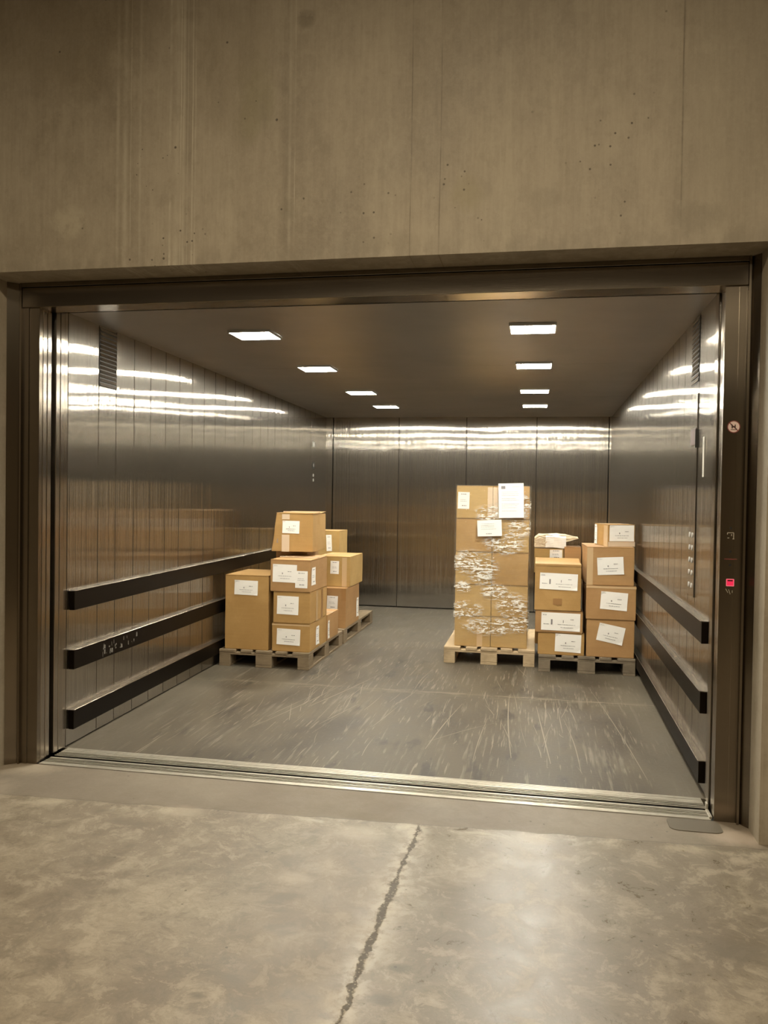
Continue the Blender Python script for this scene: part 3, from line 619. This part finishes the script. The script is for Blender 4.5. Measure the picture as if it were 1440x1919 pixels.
# ---------------------------------------------------------------- cardboard boxes
def wob(bm, amp, seed):
    for v in bm.verts:
        q = v.co * 4.0 + Vector((seed * 3.1, seed * 1.7, seed)); n_ = mnoise.noise_vector(q)
        v.co += Vector((n_.x, n_.y, n_.z * .5)) * amp
def paper(parent, face, u0, u1, v0, v1, rot, size, style, seed, name='shipping_label', hh=0, shear=0, taper=0):
    # a sheet on one face of the box, in that face's own coordinates, with grey printing
    rr = random.Random(seed); w, d = size; cu, cv, hw, hv = (u0 + u1) / 2, (v0 + v1) / 2, (u1 - u0) / 2, (v1 - v0) / 2
    def P(a, c, e):
        ca, sa = math.cos(rot), math.sin(rot); u, v = cu + a * ca - c * sa, cv + a * sa + c * ca
        if face == 'front': return (u, -.0018 - e, v)
        f_ = max(0, v / hh) if hh else 0
        if face == 'right': return (w + .0018 + e + (shear - taper / 2) * f_, u, v)
        if face == 'left': return (-.0018 - e, u, v)
    b = BM()
    def quad(a0, a1, c0, c1, e, mi, dep=.0006):
        v = [b.verts.new(P(a, c, e)) for a, c in ((a0, c0), (a1, c0), (a1, c1), (a0, c1))] + [b.verts.new(P(a, c, e - dep)) for a, c in ((a0, c0), (a1, c0), (a1, c1), (a0, c1))]
        for f in ((0, 1, 2, 3), (7, 6, 5, 4), (0, 4, 5, 1), (1, 5, 6, 2), (2, 6, 7, 3), (3, 7, 4, 0)): b.faces.new([v[k] for k in f]).material_index = mi
    n = 5; g = {}
    for i in range(n + 1):
        for j in range(n + 1):
            a, c = -hw + 2 * hw * i / n, -hv + 2 * hv * j / n
            g[i, j] = b.verts.new(P(a, c, rr.uniform(0, .0012) + (.004 if (i, j) in ((n, 0), (0, n)) else 0)))
    for i in range(n):
        for j in range(n): b.faces.new((g[i, j], g[i + 1, j], g[i + 1, j + 1], g[i, j + 1]))
    def words(a0, a1, c, h):
        a = a0
        while a < a1:
            l = rr.uniform(.004, .016); quad(a, min(a + l, a1), c - h / 2, c + h / 2, .0024, 1); a += l + rr.uniform(.002, .005)
    def word(a0, a1, c, h): words(hw * a0, hw * a1, hv * c, h)
    if style == 'ship':
        word(.25, .55, .22, .005); word(-.55, .55, -.30, .0035); word(-.35, .45, -.58, .0035); word(-.9, -.6, .8, .002); quad(hw * -.22, hw * -.15, hv * -.1, hv * .08, .0024, 1)
    elif style == 'double':
        word(-.92, -.72, .72, .005); word(-.88, -.60, -.30, .005); quad(hw * -.50, hw * -.42, -hv * .35, hv * .25, .0024, 1); word(.5, .68, .3, .005); word(-.15, .75, -.30, .0035); word(0, .65, -.62, .0035); quad(hw * .12, hw * .15, -hv * .1, hv * .2, .0024, 1)
    elif style == 'slip':
        word(-.5, .5, .75, .006); word(-.6, .4, .1, .003); word(-.6, .5, -.1, .003); word(-.3, .5, -.62, .008)
    elif style == 'note':
        quad(-hw * .78, -hw * .45, hv * .68, hv * .85, .0024, 1); word(.1, .7, .8, .003)
        for c in (.5, .4, .3, .12, .02, -.2, -.3, -.42, -.6): word(-.75, rr.uniform(.3, .8), c, .002)
    elif style == 'page':
        for c in (.55, .35, .15, -.1): word(-.7, rr.uniform(.3, .7), c, .002)
        word(-.3, .15, -.68, .006)
    return obj(name, b, [M_PAPER, M_INK], parent)

def carton_box(label, x0, y0, z0, w, d, h, mat=0, rz=0.0, group='cardboard boxes in the lift', labels=(), tape=None, top_tape=True, shear=0.0, taper=0.0, lift=0.0, amp=.003, seed=None, marks=()):
    seed = seed if seed is not None else len(bpy.data.objects)
    t = thing('cardboard_box', label, 'box', (x0, y0, z0), rz, group)
    b = BM(); bmesh.ops.create_cube(b, size=1.0); bmesh.ops.subdivide_edges(b, edges=b.edges, cuts=5, use_grid_fill=True)
    for v in b.verts: v.co = Vector(((v.co.x + .5) * w, (v.co.y + .5) * d, (v.co.z + .5) * (h - .004)))
    def deform(v):
        f = max(0, v.z / h)
        # sides bow out a little between the edges
        bu = .004 * math.sin(math.pi * min(1, max(0, v.z / h)))
        v.x += shear * f + taper * f * (w / 2 - v.x) / w
    for v in b.verts: deform(v.co)
    for v in b.verts:
        n_ = mnoise.noise_vector(v.co * 5.0 + Vector((seed * 3.1, seed * 1.7, seed)))
        for i, c in enumerate((w / 2, d / 2)):
            v.co[i] += abs(n_[i]) * amp * (1 if v.co[i] < c else -1)
    es = [e for e in b.edges if len(e.link_faces) == 2 and e.calc_face_angle(0) > 1.0]
    bmesh.ops.bevel(b, geom=es, offset=.004, segments=2, affect='EDGES')
    # top flaps: two sheets meeting at the middle
    for a, c, s in ((.001, d / 2 - .001, 0), (d / 2 + .001, d - .001, 1)):
        zz = h - .0035; li = lift if s else lift * .4
        v = [b.verts.new(q) for q in ((.001, a, zz), (w - .001, a, zz), (w - .001, c, zz + (li if s else 0)), (.001, c, zz + (li if s else 0)), (.001, a, zz + .003 + (0 if s else li)), (w - .001, a, zz + .003 + (0 if s else li)), (w - .001, c, zz + .003 + li), (.001, c, zz + .003 + li))]
        for q in v:
            f = 1.0; q.co.x += shear * f + taper * f * (w / 2 - q.co.x) / w
        for f in ((0, 3, 2, 1), (4, 5, 6, 7), (0, 1, 5, 4), (1, 2, 6, 5), (2, 3, 7, 6), (3, 0, 4, 7)): b.faces.new([v[k] for k in f])
    obj('carton', b, CARD[mat], t)
    if top_tape:
        b = BM(); box(b, .0 + shear + taper / 2, w + shear - taper / 2, d / 2 - .026, d / 2 + .026, h + .0002 + lift * .5, h + .0012 + lift)
        obj('tape', b, M_TAPE2, t)
    for tp in (tape or []):
        face, a, c, e, g, m = tp
        b = BM(); k = .0006
        if face == 'front': box(b, a, c, -.0004 - k, -.0002, e, g)
        elif face == 'right': box(b, w + .0002, w + .0004 + k, a, c, e, g)
        elif face == 'left': box(b, -.0004 - k, -.0002, a, c, e, g)
        obj('tape', b, m, t)
    for lb in labels:
        face, a, c, e, g, rot, st = lb[:7]
        paper(t, face, a, c, e, g, rot, (w, d), st, seed + len(t.children), hh=h, shear=shear, taper=taper)
    for mk in marks:
        b = BM()
        for p, q in mk: bar2(b, p, q, .006, -.0012)
        obj('ink_mark', b, M_INK, t)
    return t
DK = .1445
G1 = 'cardboard boxes on the left pallets'; G2 = 'cardboard boxes on the right pallet'; G3 = 'boxes of the film-wrapped stack'
# left pallet, front
carton_box('tall upright box at the left end of the left pallet', -2.632, 2.66, DK, .392, .56, .640, 0, 0, G1, [('front', .085, .295, .47, .615 - .02, -.02, 'ship')], seed=11, top_tape=False)
carton_box('bottom box of the three-box front stack, right of the tall box', -2.207, 2.66, DK, .335, .555, .240, 0, 0, G1, [('front', .045, .252, .058, .195, -.03, 'ship'), ('right', .19, .29, .03, .19, 0, 'slip')], [('front', 0, .335, .222, .234, M_TAPE)], seed=12)
carton_box('middle box of the front stack left, white label and taped side', -2.198, 2.66, .3865, .325, .56, .267, 0, 0, G1, [('front', .035, .225, .075, .232, -.02, 'ship')], [('right', .20, .245, .0, .262, M_TAPE), ('right', .36, .42, .0, .262, M_TAPE3)], seed=13)
carton_box('third box of the front stack left, two overlapping labels on its front', -2.225, 2.655, .6555, .352, .56, .270, 1, 0, G1, [('front', .022, .235, .08, .232, -.02, 'ship'), ('front', .222, .33, .036, .180, -.01, 'slip'), ('right', .035, .16, .055, .205, 0, 'slip')], seed=14, amp=.005, lift=.008)
carton_box('leaning battered box topping the left front stack, one white label', -2.352, 3.04, .968, .385, .50, .345, 0, .03, G1, [('front', .105, .262, .165, .278, -.02, 'ship')], [('front', .10, .17, .0, .152, M_TAPE2), ('front', .10, .17, .29, .338, M_TAPE2)], shear=.025, taper=.045, amp=.008, seed=15, lift=.012, marks=[[((.055, .085), (.062, .115)), ((.052, .082), (.068, .084))]])
carton_box('box hidden mostly behind the three-box stack, under the leaning box', -2.372, 3.245, .665, .30, .40, .300, 1, 0, G1, seed=16)
carton_box('lowest box behind the three-box stack, under the hidden box', -2.36, 3.235, DK, .30, .42, .518, 1, 0, G1, seed=17)
carton_box('small low orange-brown box behind the bottom front box, left pallet', -2.045, 3.235, DK, .178, .41, .238, 1, 0, G1, [('right', .005, .065, .02, .185, 0, 'slip')], seed=18)
# rear left pallet
carton_box('tall lower box at the front of the rear left pallet', -2.215, 3.96, DK, .345, .62, .402, 1, 0, G1, [('front', .150, .262, .185, .325, -.03, 'slip'), ('right', .48, .58, .05, .25, 0, 'slip')], [('front', .30, .345, .28, .40, M_TAPE3)], seed=19)
carton_box('wide upper box of the rear left stack, slip label on its front', -2.205, 4.09, .5485, .345, .60, .308, 2, 0, G1, [('front', .138, .228, .130, .262, -.02, 'slip')], [('front', .26, .31, .0, .30, M_TAPE)], seed=20)
carton_box('farthest box on the rear left pallet, standing tall with a marked label', -2.50, 4.80, .560, .345, .40, .525, 2, 0, G1, [('front', .20, .262, .30, .48, .05, 'slip')], seed=21)
carton_box('box under the farthest tall box, rear left pallet', -2.50, 4.79, DK, .34, .42, .414, 1, 0, G1, seed=22)

# wrapped stack: two columns of five
zs = [DK, .4185, .7025, .995, 1.2925, 1.588]
ordw = ['bottom', 'second from bottom', 'middle', 'fourth from bottom', 'top']
for i in range(5):
    for j, (xa, xb, sd) in enumerate(((-.712, -.390, 'left'), (-.387, -.068, 'right'))):
        carton_box('%s box in the %s column of the film-wrapped stack' % (ordw[i], sd), xa, 3.33, zs[i], xb - xa, .56, zs[i + 1] - zs[i] - .002, 2 if i < 2 else (0 if (i + j) % 2 else 2), 0, G3,
                   [('front', .012, .115, .085, .235, -.02, 'slip')] if (i, j) == (4, 0) else (), [('front', xb - xa - .045 if j == 0 else 0, xb - xa if j == 0 else .06, .0, .28, M_TAPE2)] if i == 4 else ([('front', .20, .25, 0, .17, M_TAPE)] if (i, j) == (0, 0) else None), amp=.002, seed=40 + i * 2 + j)
# film around the stack
b = BM(); x0, x1, y0, y1, z0, z1 = -.723, -.056, 3.316, 3.903, .150, 1.594; nx, nz = 46, 90
def film_face(f, nu):
    g = {}
    for i in range(nu + 1):
        for j in range(nz + 1):
            u, v = i / nu, z0 + (z1 - z0) * j / nz; x, y = f(u)
            n1 = mnoise.noise(Vector((x * 5 + 2, y * 5, v * 16 + x * 5))) * .004 + mnoise.noise(Vector((x * 14, y * 14, v * 40 - x * 14))) * .0022
            g[i, j] = (x, y, v, n1)
    return g
per = [((x0, y0), (x1, y0), (0, -1), 46), ((x1, y0), (x1, y1), (1, 0), 30), ((x1, y1), (x0, y1), (0, 1), 30), ((x0, y1), (x0, y0), (-1, 0), 30)]
for (p, q, nn, nu) in per:
    g = film_face(lambda u: (p[0] + (q[0] - p[0]) * u, p[1] + (q[1] - p[1]) * u), nu); vv = {}
    for (i, j), (x, y, z, n1) in g.items():
        k = n1 * math.sin(math.pi * i / nu) ** .5 if 0 < i < nu else 0
        vv[i, j] = b.verts.new((x + nn[0] * k, y + nn[1] * k, z))
    for i in range(nu):
        for j in range(nz): b.faces.new((vv[i, j], vv[i + 1, j], vv[i + 1, j + 1], vv[i, j + 1]))
bmesh.ops.remove_doubles(b, verts=b.verts, dist=1e-4)
o = obj('stretch_film', b, M_WRAP, None, True)
tag(o, 'clear crinkled stretch film wound around the tall stack of boxes', 'stretch film')
# loose sheets taped on the film
t = thing('paper_sheet', 'large white printed page at the top right of the wrapped stack', 'paper', (-.345, 3.302, 1.305), 0, 'papers on the wrapped stack')
paper(t, 'front', .008, .228, .0, .305, .03, (0, 0), 'note', 71, 'page'); tt = t
t = thing('paper_sheet', 'smaller tilted white page in the middle of the wrapped stack', 'paper', (-.520, 3.300, 1.132), 0, 'papers on the wrapped stack')
paper(t, 'front', .0, .215, .006, .150, .05, (0, 0), 'page', 72, 'page')

# right pallet
carton_box('lowest box in the left column of the right pallet, label at its right', .026, 3.125, DK, .389, .46, .188, 0, 0, G2, [('front', .145, .362, .028, .182, -.03, 'ship')], seed=81)
carton_box('shallow second box in the left column of the right pallet, wide double label', .002, 3.12, .334, .396, .46, .186, 1, 0, G2, [('front', .05, .375, .02, .172, -.015, 'double')], seed=82)
carton_box('big third box of the left column, raised top flaps and double label', -.008, 3.12, .5235, .388, .46, .385, 0, 0, G2, [('front', .042, .358, .180, .320, -.025, 'double')], [('front', .155, .23, .05, .105, M_TAPE3)], seed=83, lift=.035, amp=.005, top_tape=False)
carton_box('lowest box in the right column of the right pallet, strongly tilted label', .431, 3.125, DK, .392, .60, .318, 1, 0, G2, [('front', .092, .308, .125, .275, -.19, 'ship')], seed=84)
carton_box('middle box in the right column of the right pallet, slightly overhanging', .423, 3.12, .4645, .408, .60, .286, 1, 0, G2, [('front', .118, .338, .085, .235, -.06, 'ship')], [('front', 0, .408, .265, .282, M_TAPE)], seed=85)
carton_box('third box in the right column of the right pallet, under the small box', .424, 3.13, .7525, .390, .60, .325, 1, .03, G2, [('front', .086, .302, .092, .240, .06, 'ship')], [('front', 0, .05, 0, .32, M_TAPE)], seed=86)
carton_box('small turned box on top of the right column, large white label', .600, 3.20, 1.0795, .238, .32, .188, 0, math.radians(17), G2, [('front', .010, .228, .045, .182, 0, 'ship'), ('left', .25, .31, .01, .18, 0, 'slip')], [('front', 0, .238, .0, .04, M_TAPE2), ('left', .01, .10, .0, .18, M_TAPE)], seed=87)
# behind, on the same pallet
carton_box('large box mostly hidden behind the left column of the right pallet', .0, 3.63, DK, .40, .44, .650, 0, 0, G2, seed=88)
carton_box('box with a hanging white slip, under the film parcel', -.019, 3.64, .797, .264, .40, .222, 2, 0, G2, [('front', .140, .252, .13, .215, 0, 'slip')], seed=89, top_tape=False)
carton_box('plain orange-brown box standing beside the slip-labelled box', .250, 3.62, .797, .150, .30, .245, 1, 0, G2, seed=90)
# crumpled parcel
t = thing('wrapped_parcel', 'crumpled film-wrapped parcel lying on the boxes behind the left column', 'parcel', (-.018, 3.70, 1.026), 0)
b = BM(); bmesh.ops.create_cube(b, size=1.0); bmesh.ops.subdivide_edges(b, edges=b.edges, cuts=9, use_grid_fill=True)
for v in b.verts:
    x, y, z = v.co.x + .5, v.co.y + .5, v.co.z + .5
    q = Vector((x * 5, y * 4, z * 3)); n_ = mnoise.noise_vector(q) * .011 + mnoise.noise_vector(q * 2.7) * .007
    hh = .120 * (1 - .22 * max(0, (x - .72) / .28) ** 1.2) * (1 - .25 * max(0, (.1 - x) / .1))
    zb = .054 * min(1, max(0, (x - .54) / .06)) + .035 * max(0, (x - .72) / .28)
    v.co = Vector((x * .395 + n_.x * (1 - .3), y * .28 + n_.y, zb + z * max(.006, hh - zb) + n_.z * z))
    if v.co.z < zb + .001: v.co.z = zb + .001
obj('body', b, M_PARCEL, t, False)
b = BM()
for i in range(6):
    pass
vv = {}
for i in range(6):
    for j in range(7):
        vv[i, j] = b.verts.new((.10 + .185 * i / 5, -.022 + (.04 if j == 6 else 0) + .003 * math.sin(i * 2 + j), .002 + .118 * j / 6 + (.004 * math.sin(i))))
for i in range(5):
    for j in range(6): b.faces.new((vv[i, j], vv[i + 1, j], vv[i + 1, j + 1], vv[i, j + 1]))
obj('folded_paper', b, M_PAPER, t)
b = BM()
for k in range(5): v0 = Vector((.01 + k * .018, -.024, .02 + (k % 2) * .05)); bar2(b, (v0.x, v0.z), (v0.x + .03, v0.z + .04 - .02 * (k % 2)), .008, -.024, .002)
obj('tape', b, M_TAPE2, t)
